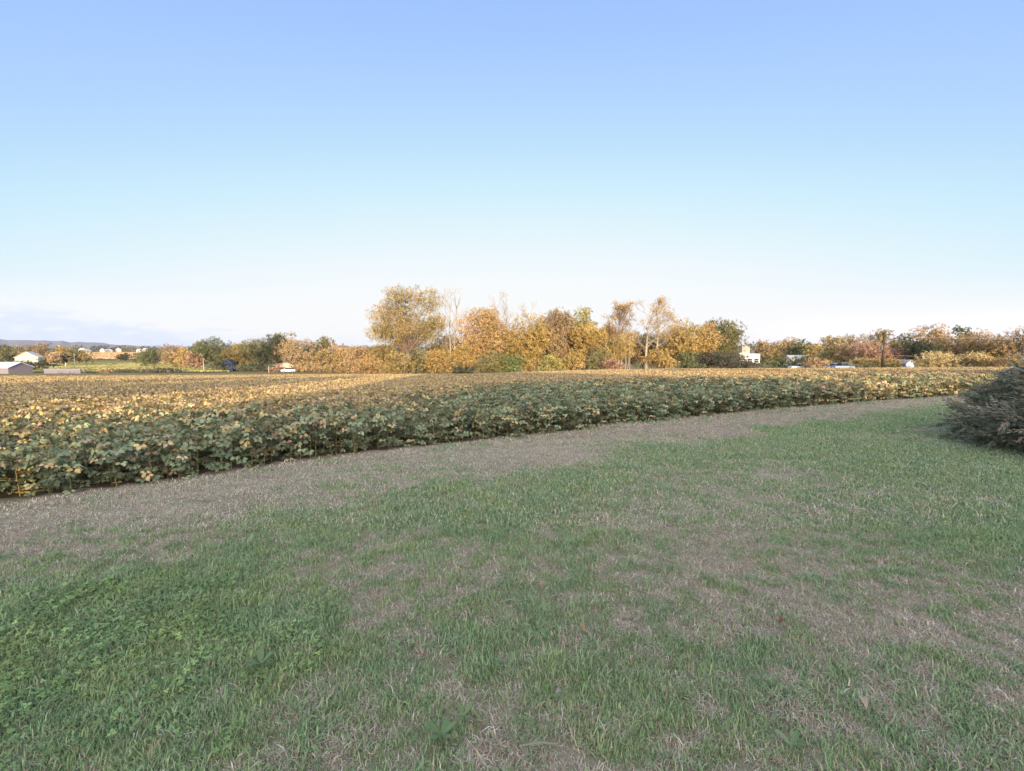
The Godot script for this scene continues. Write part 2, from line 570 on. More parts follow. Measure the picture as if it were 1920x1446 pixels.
func make_ground() -> void:
	var lawn_tint := func(x: float, d: float) -> Color:
		var g := green(x, d)
		return Color(0.31, 0.245, 0.18).lerp(Color(0.14, 0.16, 0.075), g) * (1.0 + noise_c.get_noise_2d(x * 6.0, d * 6.0) * 0.4)
	var xs := [-9000.0, -8000.0, -3000.0, -1200.0, -600.0, -350.0, -200.0, -130.0, -85.0, -60.0, -40.0, -30.0, -22.0]
	xs.append_array(steps(-18, 26, 44))
	xs.append_array([32.0, 40.0, 60.0, 85.0, 130.0, 200.0, 350.0, 600.0, 1200.0, 3000.0, 8000.0, 9500.0])
	var ds := [-3000.0, -300.0, -60.0, -20.0, -5.0, 0.0]
	ds.append_array(steps(1, 30, 29))
	ds.append_array([34.0, 40.0, 50.0, 60.0, 70.0, 80.0, 90.0, 100.0, 110.0, 120.0, 140.0, 160.0, 180.0, 220.0, 260.0, 320.0, 400.0, 500.0, 700.0, 1000.0, 1500.0, 2000.0, 4000.0, 6000.0, 8000.0, 9500.0])
	sheet("ground", xs, ds, func(x: float, d: float) -> Color:
		return Color(0.15, 0.115, 0.075) if d < 105 else Color(0.22, 0.19, 0.08), 0.0, "brown earth and dry turf running out to the horizon")
	var lx := steps(-16, 22, 190)
	var ld := steps(0.4, 19, 93)
	sheet("lawn", lx, ld, lawn_tint, 0.012, "mown lawn with green and bleached patches in front of crop", func(x: float, d: float) -> bool: return d < edge(x) + 0.25)
	var fx := steps(-420, -60, 36)
	sheet("pasture", fx, steps(165, 330, 14), func(x: float, d: float) -> Color:
		return Color(0.36, 0.35, 0.11) * (1.0 + noise_b.get_noise_2d(x * 0.1, d * 0.1) * 0.3), 0.25, "sunlit green pasture beyond the crop", func(x: float, d: float) -> bool:
		return x < -95.0 - (d - 165.0) * 0.75 and x > -205.0 - (d - 165.0) * 0.95)
	sheet("ploughed_field", steps(-1400, -200, 30), steps(420, 1050, 12), func(x: float, d: float) -> Color:
		return (Color(0.30, 0.19, 0.11) if d < 820 else Color(0.25, 0.25, 0.10)) * (1.0 + noise_b.get_noise_2d(x * 0.03, d * 0.06) * 0.25), 0.4, "distant brown ploughed field", func(x: float, d: float) -> bool:
		return x < -0.66 * d and x > -1.3 * d)
	stubble("pasture_grass", "sunlit grass of the far pasture", 165, 330, -400, -60, 9000, func(x: float, d: float) -> bool:
		return x < -95.0 - (d - 165.0) * 0.75 and x > -205.0 - (d - 165.0) * 0.95, [Color(0.34, 0.31, 0.14), Color(0.27, 0.28, 0.12), Color(0.38, 0.32, 0.17)], 0.5)
	stubble("field_stubble", "brown stubble of the distant field", 420, 1050, -1350, -250, 12000, func(x: float, d: float) -> bool:
		return x < -0.66 * d and x > -1.3 * d, [Color(0.46, 0.32, 0.19), Color(0.42, 0.30, 0.17), Color(0.36, 0.33, 0.15)], 1.2)
	# far ridge
	var s := Shape.new()
	var prev := []
	for k in 81:
		var az := lerpf(-75.0, -32.0, k / 80.0)
		var r := 9000.0
		var hh := 96.0 * smoothstep(-34.5, -44.0, az) * (1.0 + noise_b.get_noise_2d(az * 6.0, 3.0) * 0.35) + noise_a.get_noise_2d(az * 8.0, 9.0) * 6.0
		var dir := Vector3(sin(deg_to_rad(az)), 0, -cos(deg_to_rad(az)))
		var col := vary(Color(0.17, 0.16, 0.12), 0.1)
		var now := [dir * (r - 1800.0) + Vector3(0, -30, 0), dir * (r - 700.0) + Vector3(0, hh * 0.55 - 12, 0), dir * r + Vector3(0, hh - 8, 0), dir * (r + 1500.0) + Vector3(0, -30, 0)]
		if k:
			for j in 3:
				s.quad(prev[j], prev[j + 1], now[j + 1], now[j], col)
		prev = now
	var hills := build(s, "hills", mat(Color.WHITE, 0.95, true))
	tag(hills, "low hazy ridge on the far left horizon", "", "", "structure")


# ---------------------------------------------------------------- buildings, poles, vehicles
func gable(called: String, parent: Node, w: float, l: float, eave: float, ridge: float, over: float, m: Material, thick := 0.18) -> void:
	# two roof slopes with the ridge along z
	var s := Shape.new()
	for k in [-1, 1]:
		var a := Vector3(k * (w * 0.5 + over), eave - over * (ridge - eave) / (w * 0.5), -l * 0.5 - over)
		var b := Vector3(0, ridge, -l * 0.5 - over)
		var dz := Vector3(0, 0, l + 2 * over)
		var up := Vector3(0, thick, 0)
		s.quad(a + up, b + up, b + up + dz, a + up + dz, Color.WHITE)
		s.quad(a, a + dz, b + dz, b, Color.WHITE)
		s.quad(a, a + up, a + up + dz, a + dz, Color.WHITE)
		s.quad(a, b, b + up, a + up, Color.WHITE)
		s.quad(a + dz, a + up + dz, b + up + dz, b + dz, Color.WHITE)
	build(s, called, m, parent)


func walls(parent: Node, w: float, l: float, eave: float, ridge: float, m: Material) -> void:
	var s := Shape.new()
	s.box(Vector3(-w * 0.5, -1.0, -l * 0.5), Vector3(w * 0.5, eave, l * 0.5))
	for z in [-l * 0.5, l * 0.5]:
		s.tri(Vector3(-w * 0.5, eave, z), Vector3(w * 0.5, eave, z), Vector3(0, ridge, z), Color.WHITE)
	build(s, "wall", m, parent)


func window(parent: Node, at: Vector3, w: float, h: float, glass: Material, frame: Material) -> void:
	var s := Shape.new()
	for k in [-1, 1]:
		s.box(Vector3(k * w * 0.5 - 0.05, -h * 0.5 - 0.05, -0.04), Vector3(k * w * 0.5 + 0.05, h * 0.5 + 0.05, 0.06))
		s.box(Vector3(-w * 0.5 + 0.051, k * h * 0.5 - 0.05, -0.039), Vector3(w * 0.5 - 0.051, k * h * 0.5 + 0.05, 0.059))
	s.box(Vector3(-w * 0.5 + 0.051, -0.03, -0.038), Vector3(w * 0.5 - 0.051, 0.03, 0.055))
	var f := build(s, "window", frame, parent)
	f.position = at
	block("pane", Vector3(-w * 0.5 + 0.05, -h * 0.5 + 0.05, -0.03), Vector3(w * 0.5 - 0.05, h * 0.5 - 0.05, 0.01), glass, f)


func house(called: String, label: String, px: float, d: float, w: float, l: float, eave: float, ridge: float, turn: float, wall: Color, roof: Color, windows := 2, category := "house", group := "", lift := 0.0) -> Node3D:
	var x := side(px, d, land(side(px, d), d))
	var t := thing(called, label, category, ground(x, d, lift), turn, group)
	walls(t, w, l, eave, ridge, mat(wall, 0.8))
	gable("roof", t, w, l, eave, ridge, 0.35, mat(roof, 0.6))
	var glass := mat(Color(0.03, 0.035, 0.045), 0.15)
	var white := mat(Color(0.7, 0.7, 0.68), 0.6)
	for k in windows:
		window(t, Vector3((k - (windows - 1) * 0.5) * w / (windows + 0.3), eave * 0.55, l * 0.5 + 0.02), w * 0.14, eave * 0.34, glass, white)
	return t


func pole(called: String, label: String, px: float, top: float, d: float, r: float, col: Color, arm := 0.0, group := "") -> Node3D:
	var x := side(px, d, land(side(px, d), d))
	var base := ground(x, d)
	var h := height_at(top, d) - base.y
	var t := thing(called, label, "utility pole" if arm > 0 else "pole", base, 0.0, group)
	var s := Shape.new()
	s.tube([Vector3(0, -0.3, 0), Vector3(0, h * 0.5, 0), Vector3(0, h, 0), Vector3(0, h + 0.01, 0)], [r, r * 0.85, r * 0.7, 0.0], 8, col)
	build(s, "shaft", bark_mat, t)
	if arm > 0:
		block("crossarm", Vector3(-arm * 0.25, h - 0.55, -0.32), Vector3(arm * 0.9, h - 0.37, -0.16), mat(col, 0.9), t)
		for k in 3:
			var ins := Shape.new()
			ins.tube([Vector3(-arm * 0.2 + arm * 0.5 * k, h - 0.38, -0.24), Vector3(-arm * 0.2 + arm * 0.5 * k, h - 0.3, -0.24), Vector3(-arm * 0.2 + arm * 0.5 * k, h - 0.16, -0.24)], [0.04, 0.08, 0.03], 6, Color(0.3, 0.28, 0.26))
			build(ins, "insulator", bark_mat, t)
	return t


func car(called: String, label: String, category: String, x: float, d: float, turn: float, body: Color, style := "car") -> void:
	var t := thing(called, label, category, ground(x, d), turn)
	var paint := mat(body, 0.3)
	paint.clearcoat_enabled = true
	var glass := mat(Color(0.03, 0.035, 0.04), 0.08)
	# side outline drawn along x, then given a width with tucked-in sides
	var low := [Vector2(-2.2, 0.35), Vector2(-2.25, 0.7), Vector2(-2.1, 0.95), Vector2(-0.95, 1.02), Vector2(1.6, 1.02), Vector2(2.2, 0.95), Vector2(2.28, 0.6), Vector2(2.2, 0.35)]
	var cab := [Vector2(-1.1, 1.0), Vector2(-0.45, 1.46), Vector2(0.2, 1.54), Vector2(1.2, 1.5), Vector2(2.0, 1.0)]
	if style == "pickup":
		cab = [Vector2(-1.1, 1.0), Vector2(-0.5, 1.62), Vector2(0.1, 1.7), Vector2(0.7, 1.66), Vector2(0.85, 1.0)]
	build(extruded(low, 0.88, 0.84), "body", paint, t)
	build(extruded(cab, 0.8, 0.62), "cabin", glass, t)
	var roof := Shape.new()
	roof.box(Vector3(cab[1].x + 0.08, cab[2].y - 0.06, -0.6), Vector3(cab[3].x - 0.05, cab[2].y + 0.03, 0.6))
	build(roof, "roof", paint, t)
	for k in [-1.4, 1.4]:
		for z in [-0.78, 0.78]:
			var s := Shape.new()
			s.tube([Vector3(k, 0.33, z - 0.11), Vector3(k, 0.33, z - 0.1), Vector3(k, 0.33, z + 0.1), Vector3(k, 0.33, z + 0.11)], [0.2, 0.33, 0.33, 0.2], 14, Color(0.02, 0.02, 0.02))
			var tyre := build(s, "wheel", bark_mat, t)
			var rim := Shape.new()
			rim.tube([Vector3(k, 0.33, z - 0.115), Vector3(k, 0.33, z + 0.115), Vector3(k, 0.33, z + 0.116)], [0.2, 0.2, 0.0], 10, Color(0.4, 0.4, 0.42))
			build(rim, "rim", bark_mat, tyre)
	for z in [-0.62, 0.62]:
		block("headlight", Vector3(-2.27, 0.66, z - 0.14), Vector3(-2.2, 0.8, z + 0.14), mat(Color(0.7, 0.7, 0.7), 0.1), t)
		block("tail_light", Vector3(2.2, 0.7, z - 0.12), Vector3(2.275, 0.86, z + 0.12), mat(Color(0.35, 0.02, 0.02), 0.2), t)


func extruded(line: Array, half: float, half_top: float) -> Shape:
	var s := Shape.new()
	var lo: float = line[0].y
	var hi := lo
	for p in line:
		hi = maxf(hi, p.y)
		lo = minf(lo, p.y)
	var l := []
	var r := []
	for p in line:
		var z := lerpf(half, half_top, (p.y - lo) / maxf(hi - lo, 0.01))
		l.append(Vector3(p.x, p.y, -z))
		r.append(Vector3(p.x, p.y, z))
	var n := line.size()
	for k in n:
		s.quad(l[k], l[(k + 1) % n], r[(k + 1) % n], r[k], Color.WHITE)
	for k in range(1, n - 1):
		s.tri(l[0], l[k + 1], l[k], Color.WHITE)
		s.tri(r[0], r[k], r[k + 1], Color.WHITE)
	return s


func make_buildings() -> void:
	var white := Color(0.56, 0.54, 0.50)
	# left: farmstead and the houses beyond
	house("barn", "big cream gabled barn among trees on far left", 56, 232, 8.0, 7.0, 4.4, 6.9, 0.5, Color(0.52, 0.48, 0.39), Color(0.55, 0.52, 0.48), 0, "barn", "", 0.6)
	var shed := house("open_shed", "long low shed with metal roof painted as pale blue sky reflection and dark open front", 2, 150, 7.0, 13.0, 1.9, 3.3, 1.5, Color(0.24, 0.20, 0.22), Color(0.50, 0.60, 0.76), 0, "shed")  # roof colour holds the pale blue sky reflected in the metal
	for k in 3:
		block("opening", Vector3(-3.54, 0.0, -6.0 + k * 3.0), Vector3(-3.49, 1.6, -3.4 + k * 3.0), mat(Color(0.01, 0.01, 0.012), 0.9), shed)  # black panels paint the unlit inside of the open bays
	var spots := [[155, 1000, 14.0, 0.4], [166, 1020, 11.0, 0.1], [192, 1080, 13.0, -0.3], [203, 1100, 16.0, 0.2], [222, 1120, 12.0, 0.1], [262, 1080, 11.0, 0.5], [273, 1060, 12.0, 0.3]]
	var about := ["leftmost, with a tall gable", "second from the left, low", "tallest, with a steep roof", "long and low beside the tall one", "in the middle, half hidden", "second from the right, small", "rightmost, nearest the dark tree row"]
	for k in spots.size():
		var p: Array = spots[k]
		house("farmhouse", "tiny white house on the far skyline, " + about[k], p[0], p[1], p[2] * 0.6, p[2] * 0.9, 3.0 if k % 2 else 3.8, 5.5 if k % 2 else 7.2, p[3] + 0.9, white, Color(0.5, 0.48, 0.46), 0, "house", "white houses on the far skyline", 2.0)
	house("white_house", "low white house behind orange tree and parked car", 540, 178, 6.6, 6.0, 2.3, 3.5, 0.2, Color(0.46, 0.42, 0.35), Color(0.22, 0.19, 0.17), 3)
	house("blue_shed", "small dark blue shed between dark trees", 430, 182, 3.6, 3.0, 3.0, 4.3, 0.1, Color(0.04, 0.055, 0.13), Color(0.05, 0.06, 0.10), 1, "shed")
	house("white_roof_house", "house with white roof showing above trees", 616, 215, 7.0, 6.0, 6.5, 8.0, 1.2, Color(0.5, 0.48, 0.44), white, 1)
	car("silver_car", "silver car parked in front of low white house", "car", side(541, 166, -8), 166, 0.25, Color(0.38, 0.38, 0.4))
	car("dark_car", "dark car near the farm drive beside barn", "car", side(100, 245, -9), 245, 0.1, Color(0.03, 0.03, 0.035))
	# low wall along the far end of the field
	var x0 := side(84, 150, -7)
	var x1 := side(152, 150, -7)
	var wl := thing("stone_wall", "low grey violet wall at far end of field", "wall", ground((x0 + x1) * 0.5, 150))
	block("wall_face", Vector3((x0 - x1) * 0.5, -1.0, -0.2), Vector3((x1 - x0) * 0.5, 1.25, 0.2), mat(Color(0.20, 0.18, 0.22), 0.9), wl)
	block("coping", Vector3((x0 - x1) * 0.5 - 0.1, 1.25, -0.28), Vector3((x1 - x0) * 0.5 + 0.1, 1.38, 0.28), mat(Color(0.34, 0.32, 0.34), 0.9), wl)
	# right: block with grey upper storey, long shed, small pale shed
	var b := thing("white_building", "white flat roofed building with beige upper box", "building", ground(side(1400, 150, -5), 150), -0.15)
	block("wall", Vector3(-3.2, -1.0, -4), Vector3(2.4, 4.6, 4), mat(Color(0.56, 0.53, 0.48), 0.8), b)
	block("upper_wall", Vector3(-2.2, 4.6, -2.5), Vector3(0.0, 6.9, 2.5), mat(Color(0.36, 0.32, 0.26), 0.8), b)
	block("parapet", Vector3(-3.3, 4.602, -4.15), Vector3(-2.203, 4.85, 4.15), mat(Color(0.6, 0.58, 0.54), 0.8), b)
	block("roof_vent", Vector3(0.5, 4.6, -1.5), Vector3(1.6, 5.6, 1.5), mat(Color(0.10, 0.10, 0.11), 0.7), b)
	for k in 3:
		window(b, Vector3(-2.2 + 1.8 * k, 2.6, 4.02), 1.3, 1.2, mat(Color(0.03, 0.035, 0.045), 0.15), mat(Color(0.6, 0.6, 0.58), 0.6))
	house("long_shed", "long pale shed roof among trees near white building", 1494, 172, 5.0, 7.0, 2.6, 3.8, 1.57, Color(0.62, 0.58, 0.50), Color(0.55, 0.50, 0.42), 0, "shed", "", 0.5)
	house("pale_shed", "small pale blue shed beside dark tree near utility pole", 1695, 112, 1.9, 3.0, 1.6, 2.2, 0.05, Color(0.50, 0.54, 0.66), Color(0.30, 0.30, 0.32), 1, "shed")
	car("white_car", "white car parked beyond the crop right of green hedge", "car", side(1499, 112, -4), 112, 0.0, Color(0.6, 0.6, 0.6))
	car("blue_pickup", "blue grey pickup parked under large olive tree", "pickup", side(1580, 112, -4), 112, 3.14, Color(0.22, 0.28, 0.40), "pickup")
	car("pale_blue_car", "pale blue car parked left of blue grey pickup", "car", side(1563, 116, -4), 116, 0.2, Color(0.34, 0.42, 0.56))
	# poles and wires
	var up := pole("utility_pole", "tall dark utility pole in front of pink red tree", 1654, 624, 106, 0.27, Color(0.06, 0.05, 0.04), 2.4)
	var can := Shape.new()
	var h := height_at(652, 106) - up.position.y
	can.tube([Vector3(-0.42, h - 0.55, 0.1), Vector3(-0.42, h - 0.5, 0.1), Vector3(-0.42, h + 0.45, 0.1), Vector3(-0.42, h + 0.5, 0.1), Vector3(-0.42, h + 0.52, 0.1)], [0.0, 0.26, 0.26, 0.2, 0.0], 10, Color(0.12, 0.12, 0.13))
	build(can, "transformer", bark_mat, up)
	pole("roadside_pole", "pale roadside pole left of tall green tree", 382, 671, 176, 0.17, Color(0.42, 0.36, 0.28))
	pole("roadside_pole", "thin pale pole in front of dark tree clump", 504, 686, 162, 0.12, Color(0.45, 0.38, 0.30))
	pole("roadside_pole", "short white post beside farm drive near barn", 123, 680, 240, 0.2, Color(0.7, 0.68, 0.62))
	pole("roadside_pole", "pale pole between farmyard trees on left", 140, 662, 262, 0.15, Color(0.45, 0.40, 0.34))
	var hi := height_at(628, 106) - 0.2
	var lines := [[hi, 205.0, 95.0, 24.0, "upper wire running right from utility pole"], [height_at(665, 106), 205.0, 95.0, 1.0, "lower cable running right from utility pole across dark tree"]]
	for q in lines:
		var s := Shape.new()
		var a := Vector3(up.position.x + 0.3, q[0], -106.0)
		var e := Vector3(side(q[1] + 1790, q[2], -4), q[0] - 0.2, -q[2])
		var pts := []
		var rad := []
		for k in 13:
			var f := k / 12.0
			pts.append(a.lerp(e, f) - Vector3(0, 1.0 * 4.0 * f * (1 - f) * 0.5, 0))
			rad.append(0.02)
		s.tube(pts, rad, 5, Color(0.35, 0.33, 0.31))
		var o := build(s, "power_line", bark_mat)
		tag(o, q[4], "cable", "wires on the utility pole")
	# behind the camera: what throws the long shadows over lawn and crop
	var out := Vector2(sin(deg_to_rad(SUN_TURN)), cos(deg_to_rad(SUN_TURN)))
	var across := Vector2(out.y, -out.x)
	var place := func(u: float, s: float) -> Vector3:
		var p := across * u + out * s
		return Vector3(p.x, 0, -p.y)
	var turn := deg_to_rad(-SUN_TURN)
	var home := thing("home", "house behind the viewer whose shadow covers lawn and crop", "house", place.call(3.3, -20.0), turn)
	walls(home, 9.0, 15.8, 5.6, 8.6, mat(Color(0.6, 0.58, 0.54), 0.8))
	gable("roof", home, 9.0, 15.8, 5.6, 8.6, 0.4, mat(Color(0.12, 0.11, 0.11), 0.8))
	home.rotation.y = turn + PI / 2
	var garage := thing("garage", "low garage behind the viewer beside the house", "garage", place.call(16.5, -20.0), turn)
	walls(garage, 6.0, 9.6, 2.9, 3.5, mat(Color(0.6, 0.58, 0.54), 0.8))
	gable("roof", garage, 6.0, 9.6, 2.9, 3.5, 0.3, mat(Color(0.12, 0.11, 0.11), 0.8))
	garage.rotation.y = turn + PI / 2
	yard_tree("tall leafy yard tree behind the viewer to the left", place.call(-13.5, -22.0), 10.0, 9.0)
	yard_tree("second leafy yard tree behind the viewer far left", place.call(-23.0, -26.0), 11.0, 10.5)
	yard_tree("leafy yard tree behind the viewer to the right", place.call(25.5, -22.0), 11.0, 9.2)
	yard_tree("second leafy yard tree behind the viewer far right", place.call(36.0, -26.0), 11.0, 10.0)


func yard_tree(label: String, at: Vector3, w: float, h: float) -> void:
	var t := thing("yard_tree", label, "tree", at, 0.0, "yard trees behind the viewer")
	var wood := Shape.new()
	var crown := Shape.new()
	wood.tube([Vector3(0, -0.2, 0), Vector3(0, 1, 0), Vector3(0, h * 0.4, 0)], [0.45, 0.3, 0.2], 8, Color(0.15, 0.12, 0.09))
	var lobes := []
	for k in 30:
		var u := unit() * sqrt(rng.randf_range(0.2, 1.0))
		var c := Vector3(u.x * w * 0.36, h * 0.48 + u.y * h * 0.3, u.z * w * 0.36)
		lobes.append([c, Vector3.ONE * w * 0.17])
		limb(wood, Vector3(0, h * 0.3, 0), c, 0.12, 0.03, Color(0.15, 0.12, 0.09), 4)
	foliage(crown, lobes, 9000, 0.42, PALETTES["olive"], 0.6)
	build(wood, "trunk", bark_mat, t)
	build(crown, "crown", leaf_mat, t).set_meta("kind", "stuff")


# ---------------------------------------------------------------- all the trees and shrubs
func make_trees() -> void:
	var belt := "trees of the central belt beyond the crop"
	var under := "shrubs along the foot of the central belt"
	for r in [
		["tree", "tallest broad olive gold tree at left end of the central belt", 768, 142, 532, 102, "olive_gold", "tall", 1.5],
		["bare_tree", "pale bare tree right of the tallest tree, a few leaves on top", 856, 84, 540, 108, "pale_gold", "bare", 1.0],
		["bare_tree", "pinkish bare tree rising behind the round orange tree", 942, 104, 545, 110, "tan", "bare", 0.8],
		["bare_tree", "small bare tree above the golden tree of the belt", 1002, 64, 562, 112, "tan", "bare", 0.6],
		["tree", "round orange tree with pale forked trunk in the belt", 908, 92, 573, 104, "orange", "round", 1.2],
		["tree", "dense golden tree right of the round orange tree", 990, 92, 582, 102, "gold", "round", 1.2],
		["tree", "rusty brown tree in the middle of the belt", 1050, 74, 576, 106, "rust", "round", 1.1],
		["tree", "flat topped yellow green tree behind the rusty brown one", 1092, 66, 574, 111, "yellow_green", "round", 1.2],
		["tree", "orange gold tree below the flat topped yellow green one", 1100, 72, 602, 104, "gold", "round", 1.1],
		["tree", "thin tan orange tree left of the pale barked tree", 1152, 74, 565, 108, "orange", "sparse", 1.0],
		["saplings", "clump of slender pale stemmed saplings with bright yellow leaves", 1166, 66, 614, 101, "yellow", "saplings", 1.0],
		["pale_tree", "tall pale barked tree with twin trunks and thin rusty leaves", 1220, 110, 558, 100, "orange", "pale", 1.0],
		["tree", "wide golden tree right of the pale barked tree", 1284, 86, 602, 104, "gold", "round", 1.2],
		["tree", "narrow orange tree against the olive one at the belt's right end", 1326, 54, 604, 106, "orange", "round", 1.0],
		["tree", "round olive green tree at right end of the belt", 1350, 84, 597, 110, "olive", "round", 1.3],
	]:
		tree(r[0], r[1], "tree", belt, r[2], r[3], r[4], r[5], r[6], r[7], r[8])
	for r in [
		["olive gold tree filling the gap left of the bare trees, back row", 838, 70, 622, 118, "olive_gold"], ["tan tree behind the round orange tree, back row", 944, 80, 606, 120, "tan"],
		["orange tree between the golden and the rusty tree, back row", 1020, 70, 598, 120, "orange"], ["golden tree behind the saplings, back row", 1140, 84, 612, 118, "gold"],
		["brown tree between the saplings and the pale trunks, back row", 1180, 60, 620, 116, "rust"], ["olive tree seen between the pale trunks, back row", 1206, 90, 622, 119, "olive"], ["orange gold tree right of the pale trunks, back row", 1254, 80, 610, 120, "orange"],
		["olive gold tree behind the belt's left foot, back row", 722, 70, 644, 120, "olive_gold"], ["gold tree between golden and flat topped trees, back row", 1070, 80, 612, 116, "gold"],
	]:
		tree("tree", r[0], "tree", belt, r[1], r[2], r[3], r[4], r[5], "round", 1.0)
	for r in [
		["orange bush at the far left foot of the belt", 694, 60, 664, 100, "orange"], ["olive gold shrub under the tallest tree", 744, 64, 654, 98, "olive_gold"],
		["dusky olive shrub behind the tallest tree's trunk", 788, 60, 658, 106, "olive"], ["golden shrub right of the tallest tree's trunk", 820, 74, 650, 98, "gold"], ["low blackish shrub at the edge of the crop", 864, 58, 684, 95, "dark"],
		["orange gold bush behind the low blackish shrub", 868, 60, 644, 100, "gold"], ["olive green shrub under the round orange tree", 916, 62, 656, 97, "olive"],
		["fresh green shrub under the dense golden tree", 958, 60, 662, 97, "bright_green"], ["golden shrub right of the fresh green one", 1000, 54, 652, 98, "gold"],
		["yellow green shrub below the rusty brown tree", 1034, 54, 658, 97, "yellow_green"], ["low golden shrub in the middle of the belt", 1078, 54, 654, 98, "gold"],
		["dusky olive shrub left of the saplings", 1118, 56, 646, 99, "olive"], ["low reddish shrub beside the sapling clump", 1146, 46, 670, 96, "red"],
		["golden shrub between the pale trunks and a leaning stem", 1240, 66, 650, 98, "gold"], ["dark green shrub right of the leaning stem", 1292, 56, 656, 97, "green"],
		["wide brush pile painted blackish as the shade under the olive green tree", 1338, 92, 656, 98, "brush"], ["brown brush at the very right end of the belt", 1386, 52, 660, 98, "brush"],  # blackish tone paints the shadow lying over this end of the belt
		["tan bush left of the belt's far left foot", 672, 52, 650, 118, "tan"], ["gold bush beside the tan bush left of the belt", 648, 44, 655, 130, "orange"],
	]:
		tree("shrub", r[0], "shrub", under, r[1], r[2], r[3], r[4], r[5], "shrub", 1.0)
	var left := "trees around the houses left of the belt"
	for r in [
		["dark green tree at left end of the roadside row", 288, 54, 653, 215, "green"], ["brownish tree behind the yellow one", 330, 44, 645, 208, "rust"],
		["small yellow tree beside the little red tree", 348, 36, 654, 186, "yellow"], ["little red tree left of the pale pole", 367, 36, 658, 178, "red"],
		["slim olive tree behind the pale pole", 378, 34, 638, 205, "olive"], ["tall olive green tree right of the pale pole", 404, 56, 633, 184, "green"],
		["light olive tree right of the blue shed", 447, 60, 641, 190, "olive_gold"], ["broad olive tree left of the darkest tree", 482, 72, 631, 188, "olive"],
		["darkest broad tree behind the thin pale pole", 517, 62, 628, 184, "dark"], ["olive tree top rising behind the darkest tree", 534, 40, 622, 204, "olive"],
		["orange tan tree with a pale trunk by the white house", 563, 66, 632, 170, "tan"], ["dark green tree right of the orange tan tree", 592, 44, 640, 192, "green"],
		["olive tree behind the white roof", 609, 36, 629, 196, "olive"], ["golden green tree right of the white house", 608, 40, 654, 168, "olive_gold"],
		["tan tree between the white roof and the belt", 634, 44, 642, 172, "tan"], ["thin orange tree nearest the belt on its left", 660, 46, 650, 164, "orange"],
		["brown olive tree just left of the belt's tallest tree", 690, 56, 646, 150, "rust"],
	]:
		tree("tree", r[0], "tree", left, r[1], r[2], r[3], r[4], r[5], "round", 1.1)
	for r in [
		["dark shrub left of the blue shed", 418, 30, 676, 178, "dark"], ["dark shrub under the light olive tree", 458, 36, 680, 176, "green"], ["dark shrub at the foot of the broad olive tree", 488, 40, 678, 176, "dark"],
		["orange bush right of the white house", 586, 44, 672, 160, "orange"], ["golden bush under the tan tree", 622, 46, 676, 152, "gold"], ["reddish bush left of the white house", 518, 26, 680, 172, "red"], ["orange bush hiding the right half of the white house", 556, 30, 682, 168, "tan"],
		["tan grass clump and bush by the field's far left end", 200, 30, 690, 148, "tan"], ["dark brush in place of the shadow band beside the pasture", 300, 70, 690, 158, "brush"], ["dark brush in place of the shadow band right of the low wall", 215, 120, 692, 160, "brush"],  # both dark brushes stand in for a shadow band on the field
	]:
		tree("shrub", r[0], "shrub", "shrubs around the houses left of the belt", r[1], r[2], r[3], r[4], r[5], "shrub", 0.9)
	for r in [
		["dark tree at the left border behind the barn", 2, 36, 645, 300, "green"], ["olive tree left of the barn", 25, 34, 648, 296, "olive"], ["rust tree directly behind the barn", 50, 32, 645, 305, "rust"],
		["brown tree behind the barn's right end", 80, 38, 643, 300, "rust"], ["small dark tree left of the barn wall", 22, 24, 660, 250, "dark"], ["wide blackish tree in front of the barn", 68, 46, 671, 180, "dark"],
		["rust bush on the left before the barn", 38, 30, 674, 185, "rust"], ["orange brown tree over the farm drive", 114, 36, 646, 292, "orange"], ["pale tan small tree by the farm drive", 105, 20, 661, 262, "tan"],
		["dark tree under the orange brown one", 121, 26, 662, 270, "dark"], ["olive tree left of the slim dark tree", 137, 22, 653, 285, "olive"], ["slim dark tree in the farmyard row", 148, 18, 655, 275, "dark"],
		["olive gold tree at right end of the farmyard row", 162, 24, 655, 272, "olive_gold"], ["round dark tree alone in the ploughed field", 234, 27, 662, 340, "dark"], ["small tree left of the lone round dark tree", 224, 14, 664, 350, "tan"],
		["green tree at the left end of the roadside row's dark tree", 272, 30, 660, 250, "green"],
	]:
		tree("tree", r[0], "tree", "farm trees on the far left", r[1], r[2], r[3], r[4], r[5], "round" if r[2] < 30 else "shrub", 1.0)
	var right := "trees beyond the crop on the right"
	for r in [
		["dark tree behind the white building", 1406, 34, 640, 250, "green"], ["rust tree right of the white building", 1428, 38, 638, 182, "rust"], ["olive gold tree in front of the rust one", 1445, 44, 652, 160, "olive_gold"],
		["tan gold tree left of the round green tree", 1470, 52, 635, 182, "gold"], ["round green tree above the long shed", 1502, 38, 637, 176, "green"], ["small bright yellow tree right of the round green one", 1526, 38, 642, 165, "yellow"],
		["dark olive tree left of the large pale gold tree", 1552, 32, 628, 150, "olive"], ["large pale gold tree above the parked pickup", 1580, 82, 624, 138, "olive_gold"],
		["pink red tree behind the utility pole", 1640, 106, 640, 124, "red"], ["brown olive tree behind the pink red one", 1658, 66, 616, 150, "olive_gold"], ["olive tree right of the utility pole", 1698, 54, 624, 146, "olive"],
		["tall orange tan tree behind the dark tree", 1738, 64, 609, 140, "orange"], ["dark green tree beside the small pale shed", 1722, 64, 634, 116, "dark"], ["bright orange tree right of the dark green tree", 1786, 66, 626, 122, "orange"],
		["green tree top behind the bright orange tree", 1800, 44, 612, 138, "green"], ["brown orange tree with bare forked limbs", 1846, 76, 618, 114, "orange"], ["brown orange tree at the right border", 1900, 84, 616, 106, "orange"],
		["tan tree just outside the right border", 1975, 90, 610, 100, "tan"],
	]:
